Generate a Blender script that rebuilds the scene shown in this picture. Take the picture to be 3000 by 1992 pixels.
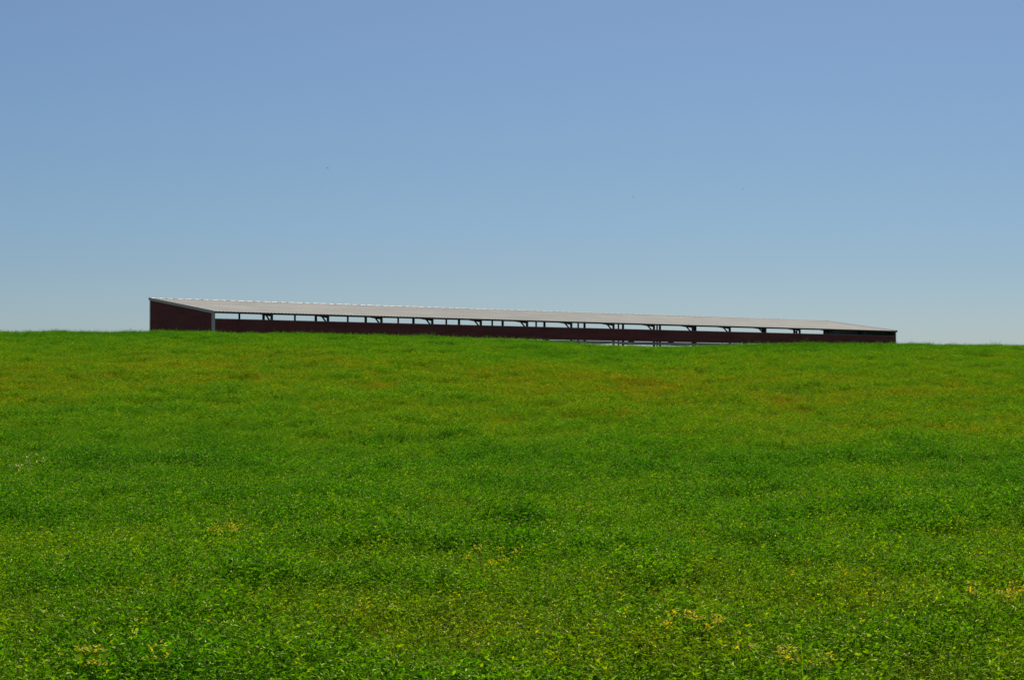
import bpy, math, random
import numpy as np
from mathutils import Vector, Matrix

for o in list(bpy.data.objects): bpy.data.objects.remove(o)
S = bpy.context.scene
C = S.collection
R = math.radians
random.seed(4)
rng = np.random.default_rng(11)

# ------------------------------------------------------------------ camera
EYE = 1.75
FPX = 4958.0                         # focal length in pixels of the 3000 px wide photograph
YH = 1103.7                          # row of the true horizon
cd = bpy.data.cameras.new('camera')
cd.sensor_width = 36.0
cd.lens = 36.0 * FPX / 3000.0
cd.clip_start = 0.1
cd.clip_end = 20000
cam = bpy.data.objects.new('camera', cd)
C.objects.link(cam)
cam.location = (0, 0, EYE)
cam.rotation_euler = (R(90) + math.atan((YH - 996) / FPX), 0, 0)
S.camera = cam

# ------------------------------------------------------------------ sky, sun, exposure
SUN_EL, SUN_AZ = R(48), R(12.6)        # behind the barn, a little right of the view
w = bpy.data.worlds.new('World')
S.world = w
w.use_nodes = True
nt = w.node_tree
nt.nodes.clear()
out = nt.nodes.new('ShaderNodeOutputWorld')
bg = nt.nodes.new('ShaderNodeBackground')
sky = nt.nodes.new('ShaderNodeTexSky')
sky.sky_type = 'NISHITA'
sky.sun_disc = False
sky.sun_elevation = SUN_EL
sky.sun_rotation = SUN_AZ
sky.altitude = 300
sky.air_density = 1.0
sky.dust_density = 0.6
sky.ozone_density = 2.0
# colour of the clear sky by height above the horizon
tc = nt.nodes.new('ShaderNodeTexCoord')
sx = nt.nodes.new('ShaderNodeSeparateXYZ')
ramp = nt.nodes.new('ShaderNodeValToRGB')
cr = ramp.color_ramp
SKYR = [(0.0, (0.44, 0.56, 0.76)), (0.06, (0.40, 0.505, 0.66)), (0.12, (0.42, 0.525, 0.64)),
        (0.205, (0.475, 0.555, 0.66)), (0.5, (0.74, 0.70, 0.62))]
cr.elements[0].position = 0.0; cr.elements[1].position = 0.5
for p, c in SKYR[1:-1]: cr.elements.new(p)
for e, (p, c) in zip(cr.elements, SKYR): e.color = (*c, 1)
mul = nt.nodes.new('ShaderNodeMix'); mul.data_type = 'RGBA'; mul.blend_type = 'MULTIPLY'
mul.inputs['Factor'].default_value = 1.0
nt.links.new(tc.outputs['Generated'], sx.inputs[0])
nt.links.new(sx.outputs['Z'], ramp.inputs['Fac'])
nt.links.new(sky.outputs[0], mul.inputs[6])
nt.links.new(ramp.outputs['Color'], mul.inputs[7])
nt.links.new(mul.outputs[2], bg.inputs['Color'])
bg.inputs['Strength'].default_value = 0.1
nt.links.new(bg.outputs[0], out.inputs[0])

sd = bpy.data.lights.new('sun', 'SUN')
sd.energy = 5.0
sd.angle = R(0.53)
sd.color = (1.0, 0.93, 0.82)
sun = bpy.data.objects.new('sun', sd)
C.objects.link(sun)
to_sun = Vector((math.sin(SUN_AZ) * math.cos(SUN_EL), math.cos(SUN_AZ) * math.cos(SUN_EL), math.sin(SUN_EL)))
sun.rotation_euler = to_sun.to_track_quat('Z', 'Y').to_euler()
sun.location = to_sun * 60

S.view_settings.view_transform = 'Standard'
S.view_settings.look = 'None'
S.view_settings.exposure = 0.0
S.view_settings.gamma = 1.0

# ------------------------------------------------------------------ helpers
def tag(o, label=None, cat=None, group=None, kind=None):
    if label: o['label'] = label
    if cat: o['category'] = cat
    if group: o['group'] = group
    if kind: o['kind'] = kind
    return o

def empty(name, loc, rz=0.0):
    o = bpy.data.objects.new(name, None)
    C.objects.link(o)
    o.location = loc
    o.rotation_euler = (0, 0, rz)
    o.empty_display_size = 0.3
    return o

class MB:
    """collects vertices and faces for one mesh"""
    def __init__(self): self.v = []; self.f = []
    def add(self, vs, fs):
        n = len(self.v)
        self.v += [tuple(p) for p in vs]
        self.f += [tuple(i + n for i in f) for f in fs]
    def box(self, a, b):
        x0, y0, z0 = a; x1, y1, z1 = b
        self.add([(x0,y0,z0),(x1,y0,z0),(x1,y1,z0),(x0,y1,z0),(x0,y0,z1),(x1,y0,z1),(x1,y1,z1),(x0,y1,z1)],
                 [(0,3,2,1),(4,5,6,7),(0,1,5,4),(1,2,6,5),(2,3,7,6),(3,0,4,7)])
    def bar(self, p, q, wd, th, up=(0,0,1)):
        p = Vector(p); q = Vector(q)
        d = (q - p).normalized()
        s = d.cross(Vector(up))
        if s.length < 1e-4: s = Vector((1,0,0))
        s.normalize(); u = s.cross(d).normalized()
        vs = []
        for e in (p, q):
            for a, b in ((-1,-1),(1,-1),(1,1),(-1,1)):
                vs.append(e + s * (a * wd / 2) + u * (b * th / 2))
        self.add(vs, [(0,1,2,3),(7,6,5,4),(0,4,5,1),(1,5,6,2),(2,6,7,3),(3,7,4,0)])
    def build(self, name, m, parent=None, smooth=False, bevel=0.0):
        me = bpy.data.meshes.new(name)
        me.from_pydata(self.v, [], self.f)
        me.update()
        if m: me.materials.append(m)
        if smooth:
            for p in me.polygons: p.use_smooth = True
        o = bpy.data.objects.new(name, me)
        C.objects.link(o)
        if parent: o.parent = parent
        if bevel:
            b = o.modifiers.new('bevel', 'BEVEL'); b.width = bevel; b.segments = 1; b.limit_method = 'ANGLE'
        return o

def mat(name):
    m = bpy.data.materials.new(name)
    m.use_nodes = True
    t = m.node_tree
    b = t.nodes['Principled BSDF']
    return m, t, b, t.nodes['Material Output']

def N(t, kind, **kw):
    n = t.nodes.new(kind)
    for k, v in kw.items():
        if k in n.inputs.keys(): n.inputs[k].default_value = v
        else: setattr(n, k, v)
    return n

def noise(t, vec, scale, detail=4, rough=0.55):
    n = N(t, 'ShaderNodeTexNoise', Scale=scale, Detail=detail, Roughness=rough)
    t.links.new(vec, n.inputs['Vector'])
    return n.outputs['Fac']

def rampn(t, fac, stops):
    r = t.nodes.new('ShaderNodeValToRGB')
    e = r.color_ramp.elements
    e[0].position = stops[0][0]; e[1].position = stops[-1][0]
    for p, c in stops[1:-1]: e.new(p)
    for x, (p, c) in zip(e, stops): x.color = (*c, 1)
    t.links.new(fac, r.inputs[0])
    return r.outputs[0]

def mixc(t, fac, a, b, mode='MIX'):
    m = t.nodes.new('ShaderNodeMix'); m.data_type = 'RGBA'; m.blend_type = mode
    for s, v in ((0, fac), (6, a), (7, b)):
        if isinstance(v, (int, float)): m.inputs[s].default_value = v
        elif isinstance(v, tuple): m.inputs[s].default_value = (*v, 1)
        else: t.links.new(v, m.inputs[s])
    return m.outputs[2]

def mapping(t, vec, scale, loc=(0,0,0), rot=(0,0,0)):
    m = t.nodes.new('ShaderNodeMapping')
    m.inputs['Scale'].default_value = scale
    m.inputs['Location'].default_value = loc
    m.inputs['Rotation'].default_value = rot
    t.links.new(vec, m.inputs['Vector'])
    return m.outputs[0]

# ------------------------------------------------------------------ terrain shape (metres, world x/y)
CREST = 98.0
PLANT = 0.41
# height of the brow of the hill along its length: high left, a saddle right of centre
_px = np.array([-1500, 0, 438, 700, 1000, 1300, 1450, 1600, 1750, 1880, 2000, 2100, 2200, 2400, 2600, 2800, 3000, 4500])
_py = np.array([ 955, 968, 970.5, 973, 977.5, 985.5, 990.5, 998.5, 1008.5, 1016, 1015.5, 1010, 1006.5, 1006.5, 1005, 1007, 1010, 1022])
_cx = (_px - 1500) / FPX * CREST
_cz = (YH - _py) / FPX * CREST

def prof(y):
    """0 at the bottom of the slope, 1 at the brow, less behind it"""
    y = np.asarray(y, float)
    t = np.clip((y - 22) / (104.0 - 22), 0, 1)
    up = t * t * (3 - 2 * t)
    return up

def crest_h(x):
    x = np.asarray(x, float)
    acc = 0
    for d in (-2.0, -1.0, 0, 1.0, 2.0):
        acc = acc + np.interp(x + d, _cx, _cz)
    return acc / 5

# correct so that the visible brow (ground + plants) lands on those heights
_ys = np.linspace(60, 112, 200)
def solve(target):
    lo, hi = 0.0, 12.0
    for _ in range(40):
        m = (lo + hi) / 2
        el = ((m * prof(_ys) + PLANT - EYE) / _ys).max()
        if el * CREST < target: lo = m
        else: hi = m
    return m
_tt = np.linspace(0.5, 4.5, 41)
_hh = np.array([solve(t) for t in _tt])

def smooth(a, b, v):
    t = np.clip((np.asarray(v, float) - a) / (b - a), 0, 1)
    return t * t * (3 - 2 * t)

def bumps(x, y):
    return (0.055 * np.sin(x * 0.33 + 1.3 * np.sin(y * 0.11)) * np.sin(y * 0.23 + 0.7)
            + 0.035 * np.sin(x * 0.9 + y * 0.37 + 2) + 0.02 * np.sin(x * 0.55 - y * 1.3)) * smooth(9, 30, y)

FLOOR = 3.42
def ground(x, y):
    x = np.asarray(x, float); y = np.asarray(y, float)
    # direction seen from the bottom of the slope: the brow is a gently curved line
    H = np.interp(crest_h(x * CREST / np.maximum(y, 40.0)) , _tt, _hh)
    z = H * prof(y)
    k = smooth(102, 114, y)                       # behind the brow: barn yard, then falling away
    z = z * (1 - k) + FLOOR * k
    z = z - 9.0 * smooth(190, 420, y) * 1.0
    z = z + bumps(x, y) * (1 - smooth(104, 112, y))
    return z

# ------------------------------------------------------------------ materials
def world_pos(t):
    return N(t, 'ShaderNodeNewGeometry').outputs['Position']

def crop_colour(t):
    """large patches of lusher, yellower and thinner alfalfa by place in the field"""
    P = world_pos(t)
    flat = mapping(t, P, (1, 1, 0))
    a = noise(t, mapping(t, flat, (0.075, 0.06, 1), (3, 1, 0)), 1.0, 5, 0.62)
    b = noise(t, mapping(t, flat, (0.42, 0.36, 1), (9, 4, 0)), 1.0, 5, 0.65)
    c = noise(t, mapping(t, flat, (2.6, 2.2, 1)), 1.0, 3, 0.6)
    return P, flat, a, b, c

m_leaf, t, b, mo = mat('alfalfa_leaf')
P, flat, na, nb, nc = crop_colour(t)
at = N(t, 'ShaderNodeAttribute', attribute_name='shade')
oi = N(t, 'ShaderNodeObjectInfo')
ysep = N(t, 'ShaderNodeSeparateXYZ'); t.links.new(P, ysep.inputs[0])
yd = N(t, 'ShaderNodeMapRange'); t.links.new(ysep.outputs['Y'], yd.inputs['Value'])
yd.inputs['From Min'].default_value = 0; yd.inputs['From Max'].default_value = 120
# tone of the stand up the slope (darker green hollow, dry yellower slope, darker green brow)
band = rampn(t, yd.outputs[0], [(0.0, (.52,)*3), (0.10, (.48,)*3), (0.15, (.24,)*3), (0.24, (.08,)*3), (0.30, (.38,)*3),
                                (0.36, (.58,)*3), (0.46, (.64,)*3), (0.56, (.52,)*3), (0.66, (.26,)*3), (0.80, (.05,)*3)])
ma = N(t, 'ShaderNodeMath', operation='MULTIPLY_ADD'); t.links.new(na, ma.inputs[0]); ma.inputs[1].default_value = 1.2
ma.inputs[2].default_value = -0.6
mb_ = N(t, 'ShaderNodeMath', operation='MULTIPLY_ADD'); t.links.new(nb, mb_.inputs[0]); mb_.inputs[1].default_value = 1.5
t.links.new(ma.outputs[0], mb_.inputs[2])
mc_ = N(t, 'ShaderNodeMath', operation='MULTIPLY_ADD'); t.links.new(nc, mc_.inputs[0]); mc_.inputs[1].default_value = 1.0
t.links.new(mb_.outputs[0], mc_.inputs[2])
md_ = N(t, 'ShaderNodeMath', operation='ADD'); t.links.new(mc_.outputs[0], md_.inputs[0]); t.links.new(band, md_.inputs[1])
me_ = N(t, 'ShaderNodeMath', operation='MULTIPLY_ADD'); t.links.new(oi.outputs['Random'], me_.inputs[0]); me_.inputs[1].default_value = 0.35
t.links.new(md_.outputs[0], me_.inputs[2])
vg = N(t, 'ShaderNodeAttribute', attribute_name='vigour', attribute_type='INSTANCER')
mf_ = N(t, 'ShaderNodeMath', operation='MULTIPLY_ADD'); t.links.new(vg.outputs['Fac'], mf_.inputs[0]); mf_.inputs[1].default_value = -0.55
t.links.new(me_.outputs[0], mf_.inputs[2])
dry = N(t, 'ShaderNodeMapRange'); t.links.new(mf_.outputs[0], dry.inputs['Value'])
dry.inputs['From Min'].default_value = 0.72; dry.inputs['From Max'].default_value = 2.25
base = rampn(t, dry.outputs[0], [(0.0, (0.018, 0.094, 0.001)), (0.3, (0.044, 0.148, 0.001)), (0.55, (0.080, 0.178, 0.0005)),
                                 (0.8, (0.122, 0.165, 0.0005)), (1.0, (0.175, 0.142, 0.001))])
var = rampn(t, at.outputs['Fac'], [(0.0, (0.50, 0.52, 0.5)), (0.5, (0.95, 0.95, 0.95)), (0.86, (1.9, 1.7, 1.3)), (0.93, (2.8, 1.7, 1.2)), (1.0, (4.4, 1.9, 1.0))])
lc = mixc(t, 1.0, base, var, 'MULTIPLY')
t.links.new(lc, b.inputs['Base Color'])
t.nodes.remove(b)
df = N(t, 'ShaderNodeBsdfDiffuse'); t.links.new(lc, df.inputs['Color'])
tr = N(t, 'ShaderNodeBsdfTranslucent')
tl = mixc(t, 1.0, lc, (1.85, 2.05, 0.25), 'MULTIPLY')
t.links.new(tl, tr.inputs['Color'])
gl_ = N(t, 'ShaderNodeBsdfGlossy'); gl_.inputs['Color'].default_value = (0.85, 1.0, 0.30, 1); gl_.inputs['Roughness'].default_value = 0.42
ms = N(t, 'ShaderNodeMixShader'); ms.inputs[0].default_value = 0.5
t.links.new(df.outputs[0], ms.inputs[1]); t.links.new(tr.outputs[0], ms.inputs[2])
mg = N(t, 'ShaderNodeMixShader'); mg.inputs[0].default_value = 0.024
t.links.new(ms.outputs[0], mg.inputs[1]); t.links.new(gl_.outputs[0], mg.inputs[2])
t.links.new(mg.outputs[0], mo.inputs['Surface'])

m_field, t, b, mo = mat('field_soil')
P, flat, na, nb, nc = crop_colour(t)
soil = rampn(t, nc, [(0.3, (0.035, 0.024, 0.010)), (0.7, (0.085, 0.058, 0.028))])
green = rampn(t, nb, [(0.3, (0.020, 0.055, 0.006)), (0.7, (0.05, 0.085, 0.008))])
fc = mixc(t, 0.45, soil, green)
t.links.new(fc, b.inputs['Base Color'])
b.inputs['Roughness'].default_value = 0.95
b.inputs['Specular IOR Level'].default_value = 0.02

def steel(name, col, rough, metal=0.0, stain=0.12, spec=0.5, bump=0.0):
    m, t, b, mo = mat(name)
    tcn = N(t, 'ShaderNodeTexCoord').outputs['Object']
    n1 = noise(t, mapping(t, tcn, (0.35, 0.35, 2.0)), 1.0, 6, 0.6)
    n2 = noise(t, mapping(t, tcn, (2.2, 0.25, 0.8)), 1.0, 3, 0.5)
    lo = tuple(c * (1 - stain) for c in col); hi = tuple(min(1, c * (1 + stain)) for c in col)
    c1 = rampn(t, n1, [(0.35, lo), (0.7, hi)])
    c2 = rampn(t, n2, [(0.3, (1 - stain * .5,) * 3), (0.7, (1, 1, 1))])
    t.links.new(mixc(t, 1.0, c1, c2, 'MULTIPLY'), b.inputs['Base Color'])
    b.inputs['Roughness'].default_value = rough
    b.inputs['Metallic'].default_value = metal
    b.inputs['Specular IOR Level'].default_value = spec
    if bump:
        bn = N(t, 'ShaderNodeBump', Strength=bump, Distance=0.02)
        t.links.new(noise(t, mapping(t, tcn, (1.3, 3, 3)), 1.0, 2), bn.inputs['Height'])
        t.links.new(bn.outputs[0], b.inputs['Normal'])
    return m

m_red = steel('red_steel', (0.26, 0.070, 0.056), 0.55, 0, 0.20, 0.10)
m_roof = steel('pale_roof_steel', (0.445, 0.435, 0.40), 0.75, 0, 0.11, 0.12, 0.15)
m_trim = steel('white_trim', (0.72, 0.60, 0.50), 0.55, 0, 0.08, 0.2)
m_cap = steel('ridge_metal', (0.60, 0.58, 0.54), 0.40, 0.0, 0.08, 0.12, 0.3)
m_sill = steel('grey_blue_sill', (0.20, 0.24, 0.27), 0.5, 0, 0.1)
m_back = steel('unpainted_steel_back', (0.20, 0.21, 0.18), 0.6, 0, 0.12, 0.3)
m_grey = steel('weathered_grey', (0.56, 0.47, 0.38), 0.8, 0, 0.2, 0.2)

def wood(name, col):
    m, t, b, mo = mat(name)
    tcn = N(t, 'ShaderNodeTexCoord').outputs['Object']
    g = noise(t, mapping(t, tcn, (14, 14, 1.2)), 1.0, 5, 0.6)
    t.links.new(rampn(t, g, [(0.3, tuple(c * .7 for c in col)), (0.7, tuple(c * 1.25 for c in col))]), b.inputs['Base Color'])
    b.inputs['Roughness'].default_value = 0.85
    b.inputs['Specular IOR Level'].default_value = 0.2
    return m
m_wood = wood('treated_timber', (0.10, 0.085, 0.06))

# ------------------------------------------------------------------ setting: field
def grid_mesh(name, xs, ys, m):
    X, Y = np.meshgrid(xs, ys)
    Z = ground(X, Y)
    v = np.stack([X.ravel(), Y.ravel(), Z.ravel()], 1)
    nx, ny = len(xs), len(ys)
    i = np.arange(nx - 1); j = np.arange(ny - 1)
    I, J = np.meshgrid(i, j)
    a = (J * nx + I).ravel()
    f = np.stack([a, a + 1, a + 1 + nx, a + nx], 1)
    me = bpy.data.meshes.new(name)
    me.vertices.add(len(v)); me.vertices.foreach_set('co', v.astype(np.float32).ravel())
    me.loops.add(f.size); me.loops.foreach_set('vertex_index', f.astype(np.int32).ravel())
    me.polygons.add(len(f)); me.polygons.foreach_set('loop_start', np.arange(0, f.size, 4, dtype=np.int32))
    me.polygons.foreach_set('use_smooth', np.ones(len(f), bool))
    me.update(calc_edges=True)
    me.materials.append(m)
    o = bpy.data.objects.new(name, me)
    C.objects.link(o)
    return o

xs = np.concatenate([-np.geomspace(6000, 90, 24), np.arange(-85, 86, 1.0), np.geomspace(90, 6000, 24)])
ys = np.concatenate([-np.geomspace(3000, 12, 14), np.arange(-8, 125, 1.0), np.arange(126, 430, 5.0), np.geomspace(440, 9000, 24)])
tag(grid_mesh('field', xs, ys, m_field), kind='structure')

# ------------------------------------------------------------------ the barn
ALPHA = 0.7065
BAY = 4.88
NB = 16
L = BAY * NB
WD = 9.03
BX, BY = -20.993, 118.786
base_z = FLOOR
EAVE = EYE + 4.611 - base_z          # roof surface at the front edge, above the yard
HIGH = EYE + 5.821 - base_z
barn = empty('cattle_barn', (BX, BY, base_z), ALPHA)
tag(barn, 'long open-sided red steel barn with a pale single-slope roof beyond the hill brow', 'barn')
slope = (HIGH - EAVE) / WD
def rz(y): return EAVE + slope * y     # roof surface height at depth y

# ribbed roof: one profiled sheet with thickness
def ribbed_profile(length, pitch, h, rw=0.05, top=0.025):
    pts = []
    x = 0.0
    while x < length - 1e-6:
        pts += [(x, 0), (x + pitch - 2 * rw - top, 0), (x + pitch - rw - top, h), (x + pitch - rw, h)]
        x += pitch
    pts.append((length, 0))
    return [p for p in pts if p[0] <= length + 1e-6]

mb = MB()
x0, x1 = -0.10, L + 0.12
prf = [(x0 + a, h) for a, h in ribbed_profile(x1 - x0, 0.305, 0.024)]
y0, y1 = -0.14, WD + 0.10
n = len(prf)
vs = []
for yy in (y0, y1):
    for a, h in prf: vs.append((a, yy, rz(yy) + h))
for yy in (y0, y1):
    for a, h in prf: vs.append((a, yy, rz(yy) + h - 0.012))
fs = []
for i in range(n - 1):
    fs.append((i, i + 1, n + i + 1, n + i))
    fs.append((2*n + i + 1, 2*n + i, 3*n + i, 3*n + i + 1))
    fs.append((2*n + i, 2*n + i + 1, i + 1, i))
    fs.append((n + i, n + i + 1, 3*n + i + 1, 3*n + i))
fs.append((0, n, 3*n, 2*n)); fs.append((n - 1, 3*n - 1, 4*n - 1, 2*n - 1))
mb.add(vs, fs)
roof = mb.build('roof', m_roof, barn)

# rounded cap along the high edge, in overlapping lengths a little out of line
mb = MB()
seg = 3.05
x = x0
while x < x1 - 0.05:
    xe = min(x + seg + 0.04, x1)
    dz = random.uniform(-0.003, 0.004); tilt = random.uniform(-0.006, 0.006)
    K = 7
    st = 20
    vs = []
    for s in range(st + 1):
        xx = x + (xe - x) * s / st
        wob = 0.004 * math.sin(xx * 2.6) + 0.012 * math.sin(xx * 8.2 + 1)
        for k in range(K):
            a = math.pi * k / (K - 1)
            vs.append((xx, y1 - 0.10 - 0.12 * math.cos(a), rz(y1 - 0.10) + 0.020 + dz + wob * math.sin(a) + 0.024 * math.sin(a) + tilt * (s / st - .5)))
    fs = []
    for s in range(st):
        for k in range(K - 1):
            a = s * K + k
            fs.append((a, a + K, a + K + 1, a + 1))
    mb.add(vs, fs)
    x += seg
cap = mb.build('ridge_cap', m_cap, roof, smooth=True)

# eave and peak beams, purlins
mb = MB()
mb.box((0.05, -0.045, EAVE - 0.15), (L - 0.05, 0.0, EAVE - 0.016))
mb.build('eave_beam', m_wood, barn)
mb = MB()
zt = rz(WD) - 0.016
mb.box((0.05, WD + 0.004, zt - 0.24), (L - 0.05, WD + 0.05, zt))
mb.build('peak_beam', m_wood, barn)
for j in range(1, 11):
    yy = WD * j / 11
    mb = MB(); mb.box((0.06, yy - 0.02, rz(yy) - 0.105), (L - 0.06, yy + 0.02, rz(yy) - 0.014))
    mb.build('purlin', m_wood, barn)

# frames: three rows of posts, rafter, knee brace
def copy_part(src, x):
    o = src.copy(); C.objects.link(o); o.parent = barn
    o.location.x = x
    return o
protos = []
mb = MB(); mb.box((-0.075, 0.006, -0.5), (0.075, 0.150, EAVE - 0.03)); protos.append(mb.build('front_post', m_wood, barn, bevel=0.006))
ym = WD / 2
mb = MB(); mb.box((-0.055, ym - 0.055, -0.5), (0.055, ym + 0.055, rz(ym) - 0.28)); protos.append(mb.build('middle_post', m_wood, barn, bevel=0.006))
mb = MB(); mb.box((-0.078, WD - 0.160, -0.5), (0.078, WD - 0.004, rz(WD) - 0.14)); protos.append(mb.build('rear_post', m_wood, barn, bevel=0.006))
mb = MB(); mb.bar((0.0, 0.155, rz(0.155) - 0.205), (0.0, WD - 0.165, rz(WD - 0.165) - 0.205), 0.09, 0.18); protos.append(mb.build('rafter', m_wood, barn))
mb = MB(); mb.bar((0.0, 0.12, EAVE - 0.74), (0.0, 0.95, EAVE - 0.06), 0.075, 0.10, up=(0, 0, 1)); protos.append(mb.build('knee_brace', m_wood, barn))
for p in protos: p.location.x = 0.09
for k in range(1, NB + 1):
    xk = BAY * k if k < NB else L - 0.09
    for p in protos: copy_part(p, xk)

# ribbed wall sheets (outside face towards -Y of the local frame)
def wall_sheet(name, p0, p1, zb0, zt0, zt1, m, parent, flip=1):
    p0 = Vector(p0); p1 = Vector(p1)
    d = p1 - p0; ln = d.length; d.normalize()
    nrm = Vector((d.y, -d.x, 0)) * flip
    pf = ribbed_profile(ln, 0.229, 0.020, 0.022, 0.018)
    n = len(pf)
    vs = []
    for off in (0.0, -0.010):
        for zz in (0, 1):
            for a, h in pf:
                p = p0 + d * a + nrm * (h + off + 0.002)
                top = zt0 + (zt1 - zt0) * a / ln
                vs.append((p.x, p.y, top if zz else zb0))
    fs = []
    for i in range(n - 1):
        fs.append((i, i + 1, n + i + 1, n + i))
        fs.append((2*n + i + 1, 2*n + i, 3*n + i, 3*n + i + 1))
        fs.append((n + i, n + i + 1, 3*n + i + 1, 3*n + i))
        fs.append((i + 1, i, 2*n + i, 2*n + i + 1))
    mb = MB(); mb.add(vs, fs)
    return mb.build(name, m, parent)
WT = EAVE - 0.56                     # top of the front wall
WB = EAVE - 1.565                    # its lower edge
fw = wall_sheet('front_wall', (0.0, -0.012, 0), (L, -0.012, 0), WB, WT, WT, m_red, barn)
mb = MB()
mb.box((0.09, -0.052, WT + 0.002), (L - 0.09, 0.004, WT + 0.045))
mb.build('wall_sill', m_sill, fw)
mb = MB()                            # girts behind the sheet
mb.box((0.1, -0.010, WT - 0.10), (L - 0.1, 0.005, WT - 0.003)); mb.box((0.1, -0.010, WB + 0.01), (L - 0.1, 0.005, WB + 0.12))
mb.build('girt', m_wood, fw)
# dark board just below the sheet, slung in lengths with slits of light above it
mb = MB()
for k in range(NB):
    a = BAY * k + 0.05; b2 = BAY * (k + 1) - 0.05
    s0 = random.uniform(0.02, 0.045); s1 = random.uniform(0.02, 0.045)
    mb.bar((a, -0.02, WB - s0 - 0.035), (b2, -0.02, WB - s1 - 0.035), 0.035, 0.06)
    if k % 3 != 1:
        mb.box((a + 1.6, -0.034, WB - 0.045), (a + 2.3, -0.008, WB + 0.01))
mb.build('kick_board', m_wood, barn)
# grey strip hanging below it with a sagging lower edge
mb = MB()
ns = NB * 12
top = []; vs = []
for i in range(ns + 1):
    xx = 0.06 + (L - 0.12) * i / ns
    ph = (i % 12) / 12
    zt_ = WB - 0.085 - 0.006 * math.sin(i * .9)
    zb_ = WB - 0.25 - 0.05 * math.sin(math.pi * ph) - 0.018 * math.sin(xx * 1.9) - 0.02 * math.sin(xx * .31)
    vs += [(xx, -0.075, zt_), (xx, -0.095 - 0.02 * math.sin(xx * 3), (zt_ + zb_) / 2), (xx, -0.07, zb_), (xx, -0.045, zb_), (xx, -0.05, zt_)]
fs = []
for i in range(ns):
    for k in range(5):
        a = i * 5 + k; c = i * 5 + (k + 1) % 5
        fs.append((a, c, c + 5, a + 5))
fs += [(4, 3, 2, 1, 0), tuple(ns * 5 + k for k in range(5))]
mb.add(vs, fs)
mb.build('curtain', m_grey, barn, smooth=True)

# gable walls down to the yard
gl = wall_sheet('left_end_wall', (-0.005, WD + 0.0, 0), (-0.005, 0.0, 0), -0.3, rz(WD) - 0.03, EAVE - 0.03, m_red, barn)
gr = wall_sheet('right_end_wall', (L + 0.005, 0.0, 0), (L + 0.005, WD, 0), -0.3, EAVE - 0.03, rz(WD) - 0.03, m_red, barn)
mb = MB()                            # bare back of the sheets, seen from inside
for xx, s in ((0.012, 1), (L - 0.012, -1)):
    mb = MB(); a = xx - 0.004; b2 = xx + 0.004
    mb.add([(a, 0.02, -0.3), (b2, 0.02, -0.3), (b2, WD - 0.02, -0.3), (a, WD - 0.02, -0.3),
            (a, 0.02, rz(0) - 0.05), (b2, 0.02, rz(0) - 0.05), (b2, WD - 0.02, rz(WD) - 0.06), (a, WD - 0.02, rz(WD) - 0.06)],
           [(0,3,2,1),(4,5,6,7),(0,1,5,4),(1,2,6,5),(2,3,7,6),(3,0,4,7)])
    mb.build('end_lining', m_back, barn)
for zz in (0.9, 1.75, 2.5):
    xx = L - 0.05
    mb = MB(); mb.box((xx - 0.02, 0.2, zz), (xx + 0.018, WD - 0.2, zz + 0.09))
    mb.build('end_girt', m_wood, barn)

# trims: rakes, corner boards
for xx, s in ((-0.03, -1), (L + 0.03, 1)):
    mb = MB()
    a = xx - 0.028 if s < 0 else xx - 0.01; b2 = xx + 0.01 if s < 0 else xx + 0.028
    if s > 0: a += 0.04; b2 += 0.08
    else: a -= 0.04; b2 -= 0.02
    for (ya, yb) in ((y0 - 0.02, y1 + 0.03),):
        mb.add([(a, ya, rz(ya) - 0.15), (b2, ya, rz(ya) - 0.15), (b2, yb, rz(yb) - 0.15), (a, yb, rz(yb) - 0.15),
                (a, ya, rz(ya) + 0.06), (b2, ya, rz(ya) + 0.06), (b2, yb, rz(yb) + 0.06), (a, yb, rz(yb) + 0.06)],
               [(0,3,2,1),(4,5,6,7),(0,1,5,4),(1,2,6,5),(2,3,7,6),(3,0,4,7)])
    mb.build('rake_trim', m_trim, roof)
def corner(px, py, sx_, sy_, ht, wa=0.16, wb=0.16):
    mb = MB()
    t_ = 0.022
    mb.box((min(px, px + sx_ * t_), min(py + sy_ * t_, py - sy_ * wb), -0.3), (max(px, px + sx_ * t_), max(py + sy_ * t_, py - sy_ * wb), ht))
    mb.box((min(px - sx_ * wa, px), min(py, py + sy_ * t_), -0.3), (max(px - sx_ * wa, px), max(py, py + sy_ * t_), ht))
    mb.build('corner_trim', m_trim, barn)
corner(-0.030, -0.040, -1, -1, EAVE - 0.10, 0.16, 0.16)
corner(-0.030, WD + 0.03, -1, 1, HIGH - 0.16, 0.12, 0.12)
corner(L + 0.030, -0.040, 1, -1, EAVE - 0.10, 0.10, 0.12)
corner(L + 0.030, WD + 0.03, 1, 1, HIGH - 0.16, 0.12, 0.12)

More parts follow.
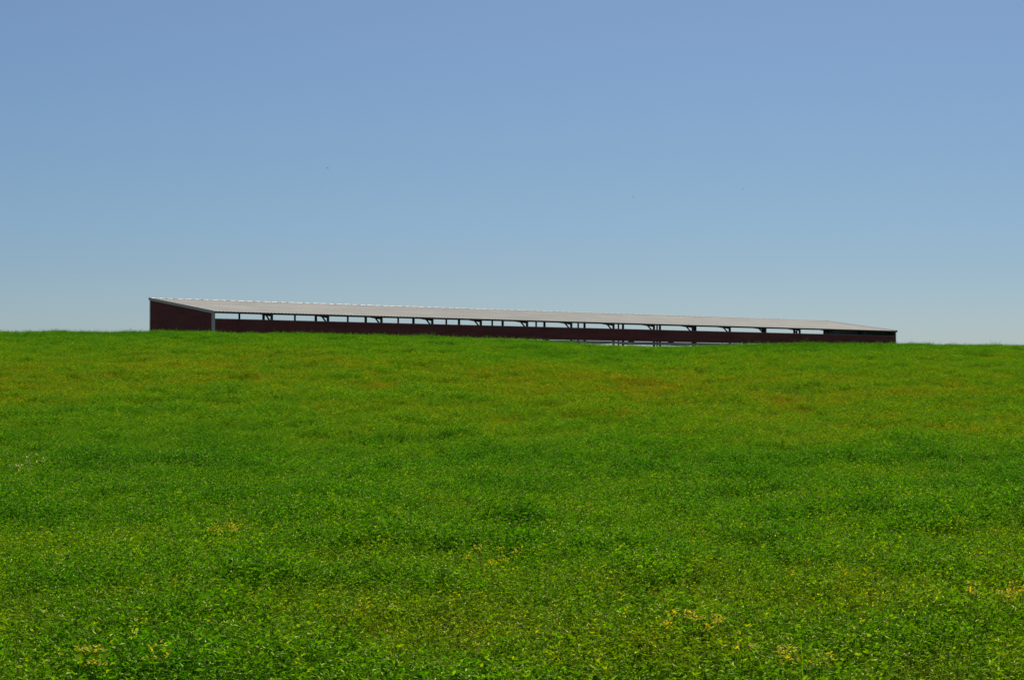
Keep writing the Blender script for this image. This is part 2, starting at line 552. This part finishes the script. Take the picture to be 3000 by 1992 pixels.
# ------------------------------------------------------------------ swallows high over the hill
m_bird, t, b, mo = mat('bird_feathers')
tcn = N(t, 'ShaderNodeTexCoord').outputs['Object']
t.links.new(rampn(t, noise(t, tcn, 30, 2), [(0.3, (0.14, 0.15, 0.18)), (0.7, (0.22, 0.23, 0.26))]), b.inputs['Base Color'])
b.inputs['Roughness'].default_value = 0.7
def bird_mesh():
    v = []; f = []
    K = 8
    prof_ = [(-0.10, 0.002), (-0.075, 0.010), (-0.04, 0.017), (0.0, 0.021), (0.035, 0.018), (0.052, 0.013), (0.068, 0.014), (0.08, 0.009), (0.094, 0.002)]
    for y, r in prof_:
        for k in range(K):
            a = 2 * math.pi * k / K
            v.append((r * math.cos(a), y, r * .9 * math.sin(a)))
    for i in range(len(prof_) - 1):
        for k in range(K):
            f.append((i*K+k, i*K+(k+1)%K, (i+1)*K+(k+1)%K, (i+1)*K+k))
    f += [tuple(range(K-1, -1, -1)), tuple((len(prof_)-1)*K + k for k in range(K))]
    mbx = MB(); mbx.add(v, f)
    for s in (-1, 1):                # swept wings and the forked tail, each a thin solid
        for pts in ([(0.012*s, .035, .006), (0.012*s, -.02, .006), (.07*s, -.012, .022), (.165*s, -.055, .004), (.08*s, .03, .026)],
                    [(0.003*s, -.08, 0), (0.010*s, -.08, 0), (.030*s, -.155, .002), (0.007*s, -.11, 0)]):
            k = len(pts)
            vs = [(x, y, z + .002) for x, y, z in pts] + [(x, y, z - .002) for x, y, z in pts]
            fs = [tuple(range(k)), tuple(range(2*k-1, k-1, -1))] + [(i, k+i, k+(i+1)%k, (i+1)%k) for i in range(k)]
            mbx.add(vs, fs)
    return mbx
def at_px(px, py, y):
    a = math.atan((YH - 996) / FPX)
    u = (px - 1500) / FPX; v_ = -(py - 996) / FPX
    d = Vector((u, math.cos(a) - v_ * math.sin(a), math.sin(a) + v_ * math.cos(a)))
    return Vector((0, 0, EYE)) + d * (y / d.y)
b0 = None
for px, py, yy, rot, lab in (
        (959, 493, 95, (0.1, 0.25, 1.2), 'small dark bird high above the left part of the barn'),
        (1855, 577, 92, (0.3, 0.9, 0.4), 'small dark bird in the open sky above the middle of the barn'),
        (2178, 554, 120, (0.2, -0.6, -0.5), 'tiny dark bird in the sky above the right part of the barn'),
        (1327, 944, 190, (0.0, 0.1, 1.5), 'small bird flying beyond the barn, seen through the gap under its roof')):
    if b0 is None: b0 = bird_mesh().build('bird', m_bird); o = b0
    else: o = b0.copy(); C.objects.link(o)
    p = at_px(px, py, yy)
    o.location = p; o.rotation_euler = rot
    o.scale = (0.62,) * 3
    tag(o, lab, 'bird', 'birds flying over the field')

# ------------------------------------------------------------------ odd plants in the crop
def ground_at(px, py):
    a = math.atan((YH - 996) / FPX)
    u = (px - 1500) / FPX; v_ = -(py - 996) / FPX
    d = Vector((u, math.cos(a) - v_ * math.sin(a), math.sin(a) + v_ * math.cos(a)))
    y = 5.0
    while y < 110:
        p = Vector((0, 0, EYE)) + d * (y / d.y)
        if p.z < float(ground(p.x, p.y)) + 0.34: return p.x, p.y, float(ground(p.x, p.y))
        y += 0.05
def sprout(name, parts, x, y, z, seed, hgt, nst, spread, blade):
    r = random.Random(seed)
    root = empty(name, (x, y, z), r.uniform(0, 6))
    mbs = [MB() for _ in parts]
    for i in range(nst):
        a = r.uniform(0, 6.283); rad = spread * math.sqrt(r.random()) * .45
        p = Vector((rad * math.cos(a), rad * math.sin(a), 0))
        lean = Vector((math.cos(a) * r.uniform(.1, .5), math.sin(a) * r.uniform(.1, .5), 1)).normalized()
        h = hgt * r.uniform(.8, 1.1)
        mbs[0].bar(p, p + lean * h, .0022, .0022)
        top = p + lean * h
        if blade: mbs[1] = MB()
        for k in range(9 if blade else 22):
            q = p + lean * h * (r.uniform(.62, 1.0) if blade else r.uniform(.86, 1.0))
            if not blade: q = q + Vector((r.uniform(-.035, .035), r.uniform(-.035, .035), 0))
            az = r.uniform(0, 6.283)
            dd = Vector((math.cos(az), math.sin(az), r.uniform(-.1, 1.2 if blade else .8))).normalized()
            sd_ = dd.cross(Vector((0, 0, 1))).normalized()
            up = sd_.cross(dd)
            ln = r.uniform(.05, .10) if blade else r.uniform(.022, .038)
            wd = r.uniform(.010, .016)
            e = [q + up * .0, q + dd * ln * .5 + sd_ * wd / 2, q + dd * ln, q + dd * ln * .5 - sd_ * wd / 2]
            mbs[1].add(e, [(0, 1, 2, 3)])
        if blade: mbs[1].build(parts[1][0], parts[1][1], root)
    if blade: mbs = mbs[:1]
    for m_, (nm, mm) in zip(mbs, parts): m_.build(nm, mm, root)
    return root
def plant_mat(name, col):
    m, t, b, mo = mat(name)
    tcn = N(t, 'ShaderNodeTexCoord').outputs['Object']
    c = rampn(t, noise(t, tcn, 40, 2), [(0.3, tuple(v * .75 for v in col)), (0.7, tuple(min(v * 1.15, .85) for v in col))])
    t.links.new(c, b.inputs['Base Color']); b.inputs['Roughness'].default_value = 0.6
    b.inputs['Specular IOR Level'].default_value = 0.05
    tr = N(t, 'ShaderNodeBsdfTranslucent'); t.links.new(mixc(t, 1.0, c, (1.7, 1.7, 1.0), 'MULTIPLY'), tr.inputs['Color'])
    ms = N(t, 'ShaderNodeMixShader'); ms.inputs[0].default_value = 0.4
    t.links.new(b.outputs[0], ms.inputs[1]); t.links.new(tr.outputs[0], ms.inputs[2]); t.links.new(ms.outputs[0], mo.inputs['Surface'])
    return m
m_pale = plant_mat('pale_seed_heads', (0.78, 0.72, 0.36))
m_yel = plant_mat('yellowed_leaves', (0.62, 0.50, 0.008))
m_stem = plant_mat('weed_stems', (0.10, 0.15, 0.02))
for i, (px, py, lab) in enumerate(((104, 1345, 'pale seeding grass clump at the left edge, taller and farther of the two'),
                                   (58, 1368, 'pale seeding grass clump at the left edge, shorter and nearer of the two'))):
    x, y, z = ground_at(px, py)
    tag(sprout('grass_clump', (('stem', m_stem), ('seed_head', m_pale)), x, y, z, 40 + i, 0.43 - .05 * i, 4, 0.13, True), lab, 'grass clump', 'pale grass clumps in the crop')
for i, (px, py, ns, lab) in enumerate((
        (2885, 1728, 9, 'widest yellowed alfalfa plant, near the right edge of the field'),
        (645, 1546, 4, 'yellowed alfalfa plant left of centre, below the darker green band'),
        (1445, 1629, 4, 'yellowed alfalfa plant standing just left of the middle of the field'),
        (2028, 1806, 5, 'yellowed alfalfa plant in the near field, right of the middle'),
        (350, 1922, 5, 'yellowed alfalfa plant in the bottom left corner of the field'),
        (2340, 1912, 5, 'yellowed alfalfa plant nearest the bottom edge, on the right'))):
    x, y, z = ground_at(px, py)
    tag(sprout('yellowed_plant', (('stem', m_stem), ('leaves', m_yel)), x, y, z, 60 + i, 0.385, ns + 3, 0.10 + .025 * ns, False), lab, 'plant', 'yellowed plants in the crop')

# ------------------------------------------------------------------ alfalfa
def leaf_quads(V, Fc, SH, base, d, nrm, ln, wd, sh):
    d = d.normalized(); s = d.cross(nrm).normalized(); u = s.cross(d)
    n = len(V)
    fold = wd * 0.18
    V += [base, base + d*ln*.5 + s*wd*.5 + u*fold, base + d*ln, base + d*ln*.5 - s*wd*.5 + u*fold, base + d*ln*.52]
    V[-1] = base + d*ln*.52 - u*fold*.3
    Fc += [(n, n+1, n+2, n+4), (n, n+4, n+2, n+3)]
    SH += [sh, sh]

def alfalfa_mesh(name, seed, tall=1.0, stems=13, dryp=0.0):
    r = random.Random(seed)
    V = []; Fc = []; SH = []
    for s in range(stems):
        a = r.uniform(0, 2*math.pi); rad = 0.10 * math.sqrt(r.random())
        x, y = rad*math.cos(a), rad*math.sin(a)
        lean = Vector((math.cos(a)*r.uniform(.05,.5), math.sin(a)*r.uniform(.05,.5), 1)).normalized()
        h = r.uniform(.22, .36) * tall
        p0 = Vector((x, y, 0)); p1 = p0 + lean*h
        wv = lean.cross(Vector((math.cos(a+1), math.sin(a+1), 0))).normalized()*0.0016
        n = len(V)
        V += [p0 - wv, p0 + wv, p1 + wv*.6, p1 - wv*.6]
        Fc.append((n, n+1, n+2, n+3)); stem_sh = r.uniform(.3,.7); SH.append(stem_sh)
        V_sh = r.uniform(-.12, .12)
        yel = r.random() < 0.05 + dryp
        nodes = 6
        for k in range(nodes):
            tt = .42 + .58*(k+1)/nodes
            q = p0 + lean*h*tt
            az = k*2.4 + r.uniform(-.5,.5) + a
            out_ = Vector((math.cos(az), math.sin(az), r.uniform(.0,.9))).normalized()
            pet = r.uniform(.008,.026)
            q2 = q + out_*pet
            for da in (-.95, 0, .95):
                az2 = az + da + r.uniform(-.2,.2)
                dd = Vector((math.cos(az2), math.sin(az2), r.uniform(-.25,.9)))
                nn = Vector((r.uniform(-.6,.6), r.uniform(-.6,.6), 1)).normalized()
                sh = min(.84, max(0, .5 + V_sh + r.uniform(-.3,.3)))
                if yel and k >= nodes-3: sh = r.uniform(.9, 1.0)
                leaf_quads(V, Fc, SH, q2, dd, nn, r.uniform(.021,.037), r.uniform(.0095,.0165), sh)
    me = bpy.data.meshes.new(name)
    me.from_pydata([tuple(v) for v in V], [], Fc)
    me.materials.append(m_leaf)
    at_ = me.attributes.new('shade', 'FLOAT', 'FACE')
    at_.data.foreach_set('value', SH)
    me.update()
    return me

src = bpy.data.collections.new('alfalfa_sources')      # not linked to the scene: only instanced
NV = 10
for i in range(NV):
    me = alfalfa_mesh('alfalfa_plant_%02d' % i, 100 + i, tall=(1.45 if i == NV-1 else random.uniform(.9, 1.08)), stems=(3 if i == NV-1 else 13),
                      dryp=(0.22 if i == NV-2 else 0.0))
    o = bpy.data.objects.new('alfalfa_plant_%02d' % i, me)
    src.objects.link(o)

def vnoise(x, y, s, seed):
    """value noise in numpy"""
    x = x / s; y = y / s
    xi = np.floor(x).astype(np.int64); yi = np.floor(y).astype(np.int64)
    fx = x - xi; fy = y - yi
    fx = fx*fx*(3-2*fx); fy = fy*fy*(3-2*fy)
    def h(a, b):
        n = (a * 374761393 + b * 668265263 + seed * 974634777) & 0xffffffff
        n = ((n ^ (n >> 13)) * 1274126177) & 0xffffffff
        return ((n ^ (n >> 16)) & 0xffff) / 65535.0
    return (h(xi,yi)*(1-fx) + h(xi+1,yi)*fx)*(1-fy) + (h(xi,yi+1)*(1-fx) + h(xi+1,yi+1)*fx)*fy

pts = []
cell = 0.175
for yy in np.arange(4.0, 113.0, cell):
    half = 0.3026*yy + 5.0
    xx = np.arange(-half, half, cell)
    xx = xx + rng.uniform(-.5, .5, len(xx))*cell
    y_ = yy + rng.uniform(-.5, .5, len(xx))*cell
    pts.append(np.stack([xx, y_], 1))
pts = np.concatenate(pts)
X, Y = pts[:,0], pts[:,1]
vig = 0.22*vnoise(X, Y, 2.8, 1) + 0.33*vnoise(X, Y, 1.1, 2) + 0.45*vnoise(X, Y, .5, 3)
# thin, bare spots only on the dry slope
slope_dry = smooth(38, 55, Y) * (1 - smooth(84, 98, Y))
bare = (vnoise(X, Y*1.2, 2.2, 7)*.6 + vnoise(X, Y, .9, 8)*.4) + 0.12*slope_dry > 0.82
keep = ~(bare & (rng.random(len(X)) < .8))
X, Y, vig = X[keep], Y[keep], vig[keep]
n = len(X)
Z = ground(X, Y) - 0.02
vig = np.clip(0.5 + (vig - 0.5) * 1.5, 0, 1)
scale = (0.60 + 0.78*vig) * rng.uniform(.88, 1.12, n)
rot = np.stack([rng.uniform(-.12,.12,n), rng.uniform(-.12,.12,n), rng.uniform(0, 6.283, n)], 1)
yel_p = vnoise(X, Y, 1.7, 21)
idx = rng.integers(0, NV-2, n)
idx = np.where(rng.random(n) < 0.02 + 0.15*smooth(80, 92, Y), NV-1, idx)
idx = np.where((yel_p > .70) & (rng.random(n) < .42), NV-2, idx)
me = bpy.data.meshes.new('alfalfa')
me.vertices.add(n)
me.vertices.foreach_set('co', np.stack([X, Y, Z], 1).astype(np.float32).ravel())
def addattr(nm, typ, data, key):
    a = me.attributes.new(nm, typ, 'POINT'); a.data.foreach_set(key, data)
addattr('rot', 'FLOAT_VECTOR', rot.astype(np.float32).ravel(), 'vector')
addattr('vigour', 'FLOAT', vig.astype(np.float32), 'value')
addattr('scl', 'FLOAT', scale.astype(np.float32), 'value')
addattr('idx', 'INT', idx.astype(np.int32), 'value')
me.materials.append(m_leaf)
alf = bpy.data.objects.new('alfalfa', me)
C.objects.link(alf)
tag(alf, 'dense bright green alfalfa crop covering the whole hillside', 'crop', kind='stuff')
g = bpy.data.node_groups.new('scatter', 'GeometryNodeTree')
g.interface.new_socket('Geometry', in_out='INPUT', socket_type='NodeSocketGeometry')
g.interface.new_socket('Geometry', in_out='OUTPUT', socket_type='NodeSocketGeometry')
gi = g.nodes.new('NodeGroupInput'); go = g.nodes.new('NodeGroupOutput')
ci = g.nodes.new('GeometryNodeCollectionInfo'); ci.inputs['Collection'].default_value = src
ci.inputs['Separate Children'].default_value = True; ci.inputs['Reset Children'].default_value = True
ip = g.nodes.new('GeometryNodeInstanceOnPoints'); ip.inputs['Pick Instance'].default_value = True
def named(nm, typ):
    a = g.nodes.new('GeometryNodeInputNamedAttribute'); a.data_type = typ; a.inputs['Name'].default_value = nm
    return a.outputs['Attribute']
g.links.new(gi.outputs[0], ip.inputs['Points']); g.links.new(ci.outputs[0], ip.inputs['Instance'])
g.links.new(named('idx', 'INT'), ip.inputs['Instance Index'])
g.links.new(named('rot', 'FLOAT_VECTOR'), ip.inputs['Rotation'])
g.links.new(named('scl', 'FLOAT'), ip.inputs['Scale'])
g.links.new(ip.outputs[0], go.inputs[0])
md = alf.modifiers.new('scatter', 'NODES'); md.node_group = g
print('alfalfa plants', n)
